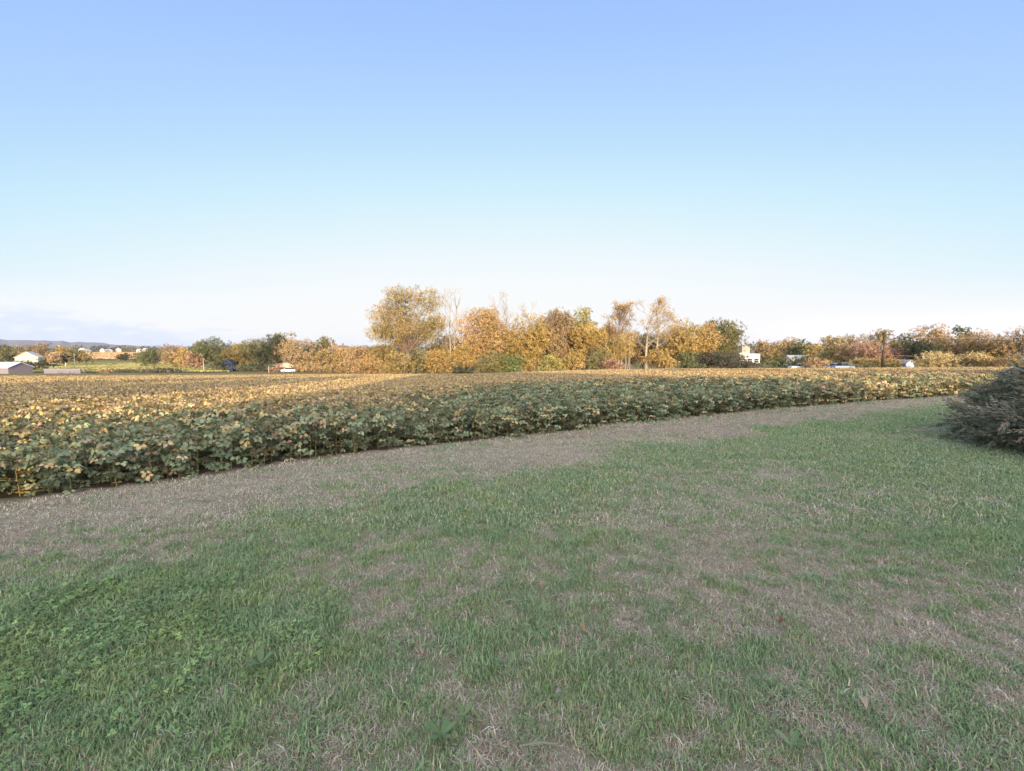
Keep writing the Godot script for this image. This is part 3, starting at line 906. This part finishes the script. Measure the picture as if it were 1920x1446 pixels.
		tree("tree", r[0], "tree", right, r[1], r[2], r[3], r[4], r[5], "round", 1.15)
	for r in [
		["green sunlit shrub right of the white building", 1452, 32, 671, 140, "bright_green"], ["second green shrub left of the white car", 1474, 36, 669, 138, "green"], ["dark shrub behind the white car", 1504, 40, 668, 124, "dark"],
		["tan bush right of the white car", 1530, 44, 670, 108, "tan"], ["dark shrub in front of the white building", 1412, 44, 680, 118, "brush"], ["golden shrub left of the utility pole", 1624, 48, 668, 112, "yellow"],
		["golden shrub right of the utility pole", 1674, 44, 670, 112, "yellow"], ["wide pale gold bush at the crop's right end", 1786, 104, 655, 94, "pale_gold"], ["gold bush right of the wide pale gold one", 1852, 70, 660, 92, "gold"],
		["orange bush at the right border above the juniper", 1908, 66, 660, 86, "orange"], ["dark shrub left of the parked pickup", 1548, 34, 676, 118, "olive"],
	]:
		tree("shrub", r[0], "shrub", "shrubs beyond the crop on the right", r[1], r[2], r[3], r[4], r[5], "shrub", 1.1)
	# a far wood that reads as one mass
	var s := Shape.new()
	for k in 420:
		var d := rng.randf_range(1150, 1450)
		var x := side(rng.randf_range(-200, 2150), d, -11)
		var h := rng.randf_range(8, 17)
		var col: Color = vary(PALETTES["dark"][0].lerp(PALETTES["rust"][1], rng.randf() * 0.5), 0.2)
		for j in 60:
			var u := unit()
			leaf(s, ground(x, d) + Vector3(u.x * h * 0.6, h * 0.5 + u.y * h * 0.5, u.z * h * 0.6), 4.0, u, vary(col, 0.2))
	var far := build(s, "far_treeline", leaf_mat)
	tag(far, "far dark treeline along the horizon", "treeline", "", "stuff")


# ---------------------------------------------------------------- the soybean crop
func soy_leaflet(s: Shape, at: Vector3, dir: Vector3, n: Vector3, l: float, w: float, col: Color) -> void:
	var x := dir.normalized()
	var y := n.cross(x).normalized()
	var up := x.cross(y).normalized()
	if up.dot(n) < 0: up = -up
	var mid := at + x * l * 0.5 + up * l * 0.05
	var tip := at + x * l - up * l * 0.12
	var k := s.v.size()
	for p in [at, mid, tip, at + x * l * 0.24 + y * w * 0.44 - up * w * -0.1, at + x * l * 0.62 + y * w * 0.42 + up * w * 0.08, at + x * l * 0.24 - y * w * 0.44 + up * w * 0.1, at + x * l * 0.62 - y * w * 0.42 + up * w * 0.08]:
		s.v.append(p)
		s.c.append(col)
	s.i.append_array(PackedInt32Array([k, k + 3, k + 1, k + 3, k + 4, k + 1, k + 4, k + 2, k + 1, k, k + 1, k + 5, k + 5, k + 1, k + 6, k + 6, k + 1, k + 2]))


func soy_colour(yellow: float) -> Color:
	var r := rng.randf()
	if r < yellow * 0.38: return vary(Color(0.55, 0.42, 0.17), 0.2)
	if r < yellow * 0.72: return vary(Color(0.53, 0.38, 0.21), 0.25)
	if r < yellow: return vary(Color(0.33, 0.24, 0.16), 0.3)
	return vary([Color(0.22, 0.255, 0.14), Color(0.145, 0.18, 0.10), Color(0.32, 0.34, 0.19)][rng.randi() % 3], 0.25)


func soy_plant(height: float, yellow: float) -> ArrayMesh:
	var s := Shape.new()
	var stem := Color(0.30, 0.24, 0.11)
	s.tube([Vector3.ZERO, Vector3(rng.randf_range(-0.03, 0.03), height * 0.5, 0.01), Vector3(rng.randf_range(-0.05, 0.05), height * 0.92, 0)], [0.006, 0.005, 0.003], 3, stem)
	for k in 38:
		var hh := height * (0.04 + 0.96 * pow(rng.randf(), 0.75))
		var a := rng.randf() * TAU
		var out := Vector3(cos(a), 0, sin(a))
		var at := Vector3(0, hh * 0.85, 0)
		var to := out * rng.randf_range(0.06, 0.2) + Vector3(0, hh, 0)
		s.tube([at, to], [0.0025, 0.002], 3, stem)
		var col := soy_colour(yellow * (1.25 if hh > height * 0.6 else 0.7))
		var tilt := (Vector3.UP * 0.6 + out * rng.randf_range(0.0, 1.2) + unit() * 0.6).normalized()
		for j in 3:
			var b := a + (j - 1) * 1.25 + rng.randf_range(-0.3, 0.3)
			var dir := Vector3(cos(b), rng.randf_range(-0.5, 0.15), sin(b))
			dir = (dir - tilt * dir.dot(tilt) * 0.8).normalized()
			var l := rng.randf_range(0.044, 0.078)
			soy_leaflet(s, to + dir * 0.012, dir, tilt, l, l * rng.randf_range(0.62, 0.8), vary(col, 0.14))
	return s.mesh()


func soy_clump(wide: float, height: float, n: int, l: float, yellow: float) -> ArrayMesh:
	var s := Shape.new()
	for k in n:
		var at := Vector3(rng.randf_range(-0.5, 0.5) * wide, height * (0.35 + 0.65 * sqrt(rng.randf())), rng.randf_range(-0.5, 0.5) * wide)
		var a := rng.randf() * TAU
		var nrm := (Vector3.UP * 0.35 + unit()).normalized()
		var x := nrm.cross(Vector3(cos(a), 0.2, sin(a))).normalized() * l * rng.randf_range(0.7, 1.2)
		var y := nrm.cross(x) * rng.randf_range(0.6, 0.85)
		s.quad(at - x * 0.5, at + y * 0.5 + nrm * l * 0.12, at + x * 0.5, at - y * 0.5 + nrm * l * 0.12, soy_colour(yellow))
	return s.mesh()


func make_crop() -> void:
	var crop := thing("soybean_crop", "dense crop of soybean plants turning yellow across the field", "soybean crop")
	crop.set_meta("kind", "stuff")
	var m := leafy(0.45, 0.6)
	var near := []
	var mid := []
	var far := []
	for y in [0.12, 0.36, 0.7, 0.96]:
		for k in 4:
			near.append(soy_plant(0.56, y))
		for k in 3:
			mid.append(soy_clump(0.7, 0.52, 85, 0.088, y))
			far.append(soy_clump(1.6, 0.5, 120, 0.16, y))
	var rows := []
	for k in near.size() + mid.size() + far.size():
		rows.append(PackedFloat32Array())
	var place := func(x: float, d: float, tier: int) -> void:
		var into := (d - edge(x)) * 0.87
		if into < 0.02 + noise_c.get_noise_2d(x * 3.0, d) * 0.1: return
		# further in is riper; extra yellow at right paints the sunlit band
		var ripe_and_lit := 0.2 + 0.8 * smoothstep(0.3, 11.0, into) + 0.25 * smoothstep(4.0, 10.0, x) + noise_b.get_noise_2d(x * 0.55 + 20.0, d * 0.55) * 0.38 + noise_a.get_noise_2d(x * 0.5, d * 0.5) * 0.22
		ripe_and_lit += smoothstep(1.5, -5.0, x) * 0.06 - 0.34 * smoothstep(-3.0, 1.0, x) * smoothstep(13.0, 7.0, x) * smoothstep(22.0, 6.0, into)
		var kind := clampi(int(ripe_and_lit * 4.0 + rng.randf_range(-0.35, 0.35)), 0, 3)
		var tall := 1.0 + noise_a.get_noise_2d(x * 1.4 + 70.0, d * 1.4) * 0.28
		var b := Basis(Vector3.UP, rng.randf() * TAU) * Basis.from_scale(Vector3(1, tall, 1) * rng.randf_range(0.88, 1.12))
		var k := 0
		if tier == 0: k = kind * 4 + rng.randi() % 4
		elif tier == 1: k = 16 + kind * 3 + rng.randi() % 3
		else: k = 28 + kind * 3 + rng.randi() % 3
		var light := 0.96 - rng.randf() * 0.2
		put(rows[k], b, ground(x, d), Color(light, light, light))
	# plants that can be made out, then clumps, then wider clumps toward the far end
	var d := 0.4
	while d < 24.0:
		var x := -1.25 * d - 5.0
		while x < 1.2 * d + 5.0:
			var xx := x + rng.randf_range(-0.1, 0.1)
			var into := d - edge(xx)
			if into > -0.2 and into < 13.0:
				place.call(xx, d + rng.randf_range(-0.1, 0.1), 0)
			x += 0.23
		d += 0.23
	d = 8.0
	while d < 46.0:
		var x := -1.15 * d - 6.0
		while x < 1.15 * d + 6.0:
			var xx := x + rng.randf_range(-0.2, 0.2)
			if d - edge(xx) >= 12.0 and d - edge(xx) < 34.0:
				place.call(xx, d + rng.randf_range(-0.2, 0.2), 1)
			x += 0.42
		d += 0.42
	d = 30.0
	while d < 100.0:
		var x := -1.12 * d - 8.0
		while x < 1.12 * d + 8.0:
			var xx := x + rng.randf_range(-0.4, 0.4)
			if d - edge(xx) >= 33.0 and d < 98.0 - maxf(0.0, xx) * 0.04:
				place.call(xx, d + rng.randf_range(-0.4, 0.4), 2)
			x += 0.95
		d += 0.95
	var all := near + mid + far
	for k in all.size():
		if rows[k].size():
			all[k].surface_set_material(0, m)
			copies("plants", all[k], rows[k], crop)


# ---------------------------------------------------------------- grass
func tuft(n: int, spread: float, tall: float, wide: float, flat: float, dry: float) -> ArrayMesh:
	var s := Shape.new()
	for k in n:
		var a := rng.randf() * TAU
		var r := spread * sqrt(rng.randf())
		var at := Vector3(cos(a) * r, 0, sin(a) * r)
		var b := rng.randf() * TAU
		var out := Vector3(cos(b), 0, sin(b))
		var across := Vector3(-out.z, 0, out.x) * wide * rng.randf_range(0.6, 1.3)
		var h := tall * rng.randf_range(0.45, 1.1)
		var lean := flat * rng.randf_range(0.3, 1.3)
		var p1 := at + out * h * lean * 0.45 + Vector3(0, h * (0.62 - 0.3 * minf(flat, 1.2) * 0.5), 0)
		var p2 := at + out * h * lean * 1.15 + Vector3(0, h * (1.0 - 0.62 * minf(flat, 1.3)) + 0.004, 0)
		var v := pow(rng.randf_range(0.3, 1.0), 0.5)
		var straw := Color(0.88, 0.75, 0.57) if rng.randf() < 0.6 else Color(0.60, 0.46, 0.32)
		var lush := Color(0.33, 0.47, 0.215) if rng.randf() < 0.6 else Color(0.49, 0.57, 0.29)
		var col: Color = (straw if rng.randf() < dry else lush) * v
		s.quad(at - across * 0.5, p1 - across * 0.4, p1 + across * 0.4, at + across * 0.5, col)
		s.tri(p1 - across * 0.4, p2, p1 + across * 0.4, col)
	return s.mesh()


func clover() -> ArrayMesh:
	var s := Shape.new()
	for k in 26:
		var at := Vector3(rng.randf_range(-0.07, 0.07), rng.randf_range(0.015, 0.05), rng.randf_range(-0.07, 0.07))
		var n := (Vector3.UP + unit() * 0.5).normalized()
		var x := n.cross(unit()).normalized()
		var y := n.cross(x)
		var v := rng.randf_range(0.6, 1.0)
		for j in 3:
			var a := TAU * j / 3.0
			var o := (x * cos(a) + y * sin(a)) * 0.0055
			var q := (x * -sin(a) + y * cos(a)) * 0.0045
			s.quad(at, at + o + q, at + o * 2.0, at + o - q, Color(v, v, v))
	return s.mesh()


func make_lawn() -> void:
	var lawn := thing("grass", "short grass, patches of green and of bleached straw", "grass")
	lawn.set_meta("kind", "stuff")
	var m := leafy(0.7, 0.6)
	var meshes := []
	# per tier: lush, ordinary and dry tufts, three of each; then clover
	for q in [[22, 0.06, 0.042, 0.0034], [22, 0.085, 0.039, 0.0052], [22, 0.13, 0.04, 0.0085]]:
		for k in 3: meshes.append(tuft(q[0], q[1], q[2] * 1.1, q[3] * 1.1, 0.55, 0.14))
		for k in 3: meshes.append(tuft(q[0], q[1], q[2] * 0.8, q[3], 0.9, 0.55))
		for k in 3: meshes.append(tuft(q[0], q[1], q[2] * 0.85, q[3] * 0.9, 1.0, 0.86))
	for k in 3: meshes.append(clover())
	var rows := []
	for k in meshes.size():
		rows.append(PackedFloat32Array())
	var zones := [[1.1, 4.2, 1700.0], [4.2, 8.5, 800.0], [8.5, 19.0, 330.0]]
	for tier in 3:
		var z: Array = zones[tier]
		var half0: float = 1.12 * z[1] + 1.2
		var count := int(2.0 * half0 * (z[1] - z[0]) * z[2])
		for k in count:
			var x := rng.randf_range(-half0, half0)
			var d := rng.randf_range(z[0], z[1])
			if absf(x) > 1.12 * d + 1.2: continue
			var s := (edge(x) - d) * 0.87
			if s < 0.12 + noise_c.get_noise_2d(x * 2.0, d * 2.0) * 0.25: continue
			var g := green(x, d)
			var near_crop := smoothstep(0.7, 0.2, s)
			if rng.randf() < near_crop * 0.5: continue
			var fine := noise_d.get_noise_2d(x, d)
			var mix_ := g + rng.randf_range(-0.24, 0.24) + fine * 0.8
			var kind := 0 if mix_ > 0.62 else 1 if mix_ > 0.4 else 2
			var col: Color
			var light := rng.randf_range(0.88, 1.0)
			col = Color(light, light, light)
			col = vary(col, 0.08)
			var at := tier * 9 + kind * 3 + rng.randi() % 3
			if kind == 0 and tier < 2 and rng.randf() < 0.12 * exp(-(pow((x + 2.1) / 0.9, 2) + pow((d - 2.6) / 0.7, 2))):
				at = 27 + rng.randi() % 3
				col = vary(Color(0.32, 0.42, 0.16), 0.3)
			var size := rng.randf_range(0.7, 1.2) * (0.8 + 0.3 * g) * (1.0 + noise_d.get_noise_2d(x + 40.0, d) * 0.7)
			if s < 0.6 and kind == 2: size *= 1.5
			if kind == 0: col *= Color(1.0, 1.0, 0.9).lerp(Color(0.86, 0.95, 0.95), clampf(0.5 + noise_c.get_noise_2d(x + 9.0, d) * 1.5, 0, 1))
			var tilt := Basis(Vector3(rng.randf_range(-1, 1), 0, rng.randf_range(-1, 1)).normalized(), rng.randf_range(0, 0.25))
			put(rows[at], tilt * Basis(Vector3.UP, rng.randf() * TAU) * Basis.from_scale(Vector3.ONE * size), Vector3(x, land(x, d) + 0.008, -d), col)
	for k in meshes.size():
		if rows[k].size():
			meshes[k].surface_set_material(0, m)
			copies("clover" if k >= 27 else "blades", meshes[k], rows[k], lawn)


# ---------------------------------------------------------------- juniper at the right
func make_juniper() -> void:
	var t := thing("juniper_bush", "low spreading grey green juniper at right border of lawn", "shrub", ground(9.6, 7.05))
	var wood := Shape.new()
	var spray := []
	var m := leafy(0.2, 0.8)
	for k in 4:
		var s := Shape.new()
		# a feathery spray pointing along +x
		s.tube([Vector3.ZERO, Vector3(0.17, 0.012, 0), Vector3(0.34, -0.01, 0)], [0.004, 0.003, 0.001], 3, Color(0.5, 0.4, 0.3))
		for j in 46:
			var f := rng.randf()
			var at := Vector3(0.34 * f, 0.01, 0)
			var dir := (Vector3(0.8, rng.randf_range(-0.45, 0.45), rng.randf_range(-0.6, 0.6))).normalized()
			var l := 0.085 * (1.15 - 0.6 * f) * rng.randf_range(0.6, 1.2)
			var q := dir.cross(unit()).normalized() * 0.0045
			var v := rng.randf_range(0.55, 1.0)
			s.quad(at - q * 0.6, at + dir * l * 0.5 - q, at + dir * l, at + dir * l * 0.5 + q, Color(v, v * 0.98, v * 0.95))
		spray.append(s.mesh())
	var rows := [PackedFloat32Array(), PackedFloat32Array(), PackedFloat32Array(), PackedFloat32Array()]
	for k in 430:
		var a := rng.randf() * TAU
		var rise := rng.randf_range(0.02, 1.34)
		var reach := rng.randf_range(1.45, 2.1) * (1.0 - 0.4 * pow(absf(rise - 0.55) / 0.95, 1.5))
		var flat := Vector3(cos(a), 0, sin(a) * 0.95)
		var pts := []
		var rad := []
		var foot := flat * rng.randf_range(0.0, 0.5)
		for j in 7:
			var f := j / 6.0
			pts.append(foot + flat * reach * f + Vector3(0, 0.08 + rise * sin(f * 2.1) * 0.98 - 0.12 * f * f, 0))
			rad.append(lerpf(0.014, 0.003, f))
		wood.tube(pts, rad, 4, Color(0.17, 0.12, 0.09))
		for j in 30:
			var f := sqrt(rng.randf_range(0.06, 1.0)) * 5.99
			var n := int(f)
			var p: Vector3 = pts[n].lerp(pts[n + 1], f - n)
			var dir: Vector3 = ((pts[n + 1] - pts[n]).normalized() + unit() * 0.7 + Vector3(0, 0.22, 0)).normalized()
			var y := dir.cross(unit()).normalized()
			var b := Basis(dir, y, dir.cross(y)) * Basis.from_scale(Vector3.ONE * rng.randf_range(0.7, 1.5))
			var r := rng.randf()
			var col := vary(Color(0.235, 0.27, 0.19), 0.4) if r < 0.6 else vary(Color(0.36, 0.37, 0.28), 0.3) if r < 0.86 else vary(Color(0.42, 0.35, 0.26), 0.25)
			put(rows[rng.randi() % 4], b, p, col)
	build(wood, "branches", bark_mat, t)
	for k in 4:
		spray[k].surface_set_material(0, m)
		copies("foliage", spray[k], rows[k], t)


# ---------------------------------------------------------------- weeds, fallen leaves and twigs on the lawn
func make_small_things() -> void:
	var weed := leafy(0.35, 0.5)
	for q in [[828, 1400, 5, 0.075, "broad leaved weed low in the middle of the lawn"], [870, 1362, 4, 0.06, "small bluish weed above the broad leaved one"], [1485, 1420, 4, 0.055, "flat weed rosette near the bottom right"], [490, 1262, 5, 0.07, "grey green weed in the left part of lawn"]]:
		var p := lawn_spot(q[0], q[1])
		var t := thing("dandelion_plant", q[4], "weed", p, rng.randf() * TAU, "weeds in the lawn")
		for k in int(q[2]):
			var s := Shape.new()
			var a: float = TAU * k / q[2] + rng.randf_range(-0.3, 0.3)
			var out := Vector3(cos(a), 0, sin(a))
			var y := Vector3(-out.z, 0, out.x)
			var l: float = q[3] * rng.randf_range(0.8, 1.2)
			var w := l * 0.2
			var col := vary(Color(0.14, 0.20, 0.085), 0.2)
			var prev := []
			for j in 6:
				var f := j / 5.0
				var c := out * l * f + Vector3(0, 0.035 + l * 0.9 * f - l * 0.35 * f * f, 0)
				var ww: float = w * [0.25, 0.5, 0.9, 1.0, 0.75, 0.05][j]
				var now := [c - y * ww, c - Vector3(0, 0.15 * ww, 0), c + y * ww]
				if j:
					s.quad(prev[0], now[0], now[1], prev[1], col)
					s.quad(prev[1], now[1], now[2], prev[2], col)
				prev = now
			build(s, "leaf", weed, t)
	for q in [[1090, 1200, 0.045, "curled tan fallen leaf right of the middle of lawn", Color(0.45, 0.30, 0.18)], [1050, 1332, 0.05, "grey fallen leaf standing among dry grass", Color(0.34, 0.30, 0.26)], [1465, 1188, 0.04, "red brown fallen leaf in the right part of lawn", Color(0.30, 0.13, 0.09)], [1012, 1117, 0.04, "tan fallen leaf near the bleached tuft", Color(0.42, 0.27, 0.17)], [1617, 1345, 0.05, "pale fallen leaf near the bottom right corner", Color(0.46, 0.38, 0.30)], [1288, 1183, 0.035, "small grey fallen leaf between green patches", Color(0.36, 0.34, 0.32)]]:
		var s := Shape.new()
		var l: float = q[2]
		var prev := []
		for j in 7:
			var f := j / 6.0
			var ww: float = l * 0.36 * sin(PI * clampf(f, 0.04, 0.97))
			var c := Vector3(l * (f - 0.5), 0.012 + 0.03 * sin(f * 2.6), 0)
			var now := [c + Vector3(0, ww * 0.55, -ww), c, c + Vector3(0, ww * 0.4, ww)]
			if j:
				s.quad(prev[0], now[0], now[1], prev[1], vary(q[4] * Color(0.7, 0.68, 0.62), 0.1))
				s.quad(prev[1], now[1], now[2], prev[2], vary(q[4] * Color(0.7, 0.68, 0.62), 0.1))
			prev = now
		var o := build(s, "fallen_leaf", leafy(0.2, 0.8))
		o.position = lawn_spot(q[0], q[1]) + Vector3(0, 0.035, 0)
		o.rotation.y = rng.randf() * TAU
		tag(o, q[3], "leaf", "fallen leaves on the lawn")
	for q in [[955, 1146, 0.12, 0.15, "short pale curved twig on bleached grass"], [1010, 1424, 0.15, 0.05, "grey green stalk lying low in the middle"]]:
		var s := Shape.new()
		s.tube([Vector3(-q[2] * 0.5, 0, 0), Vector3(0, 0.02, 0.012), Vector3(q[2] * 0.5, 0, 0.0)], [0.003, 0.005, 0.003], 5, Color(0.24, 0.22, 0.16))
		var o := build(s, "twig", bark_mat)
		o.position = lawn_spot(q[0], q[1]) + Vector3(0, 0.05, 0)
		o.rotation.y = q[3]
		tag(o, q[4], "twig")


# the place on the level lawn seen in that direction from where the picture was taken
func lawn_spot(px: float, py: float) -> Vector3:
	var dy := (723.0 - py) / FOCAL
	var t := -EYE / (dy * cos(PITCH) - sin(PITCH))
	var d := (cos(PITCH) + dy * sin(PITCH)) * t
	return Vector3((px - 960.0) / FOCAL * t, 0.01, -d)
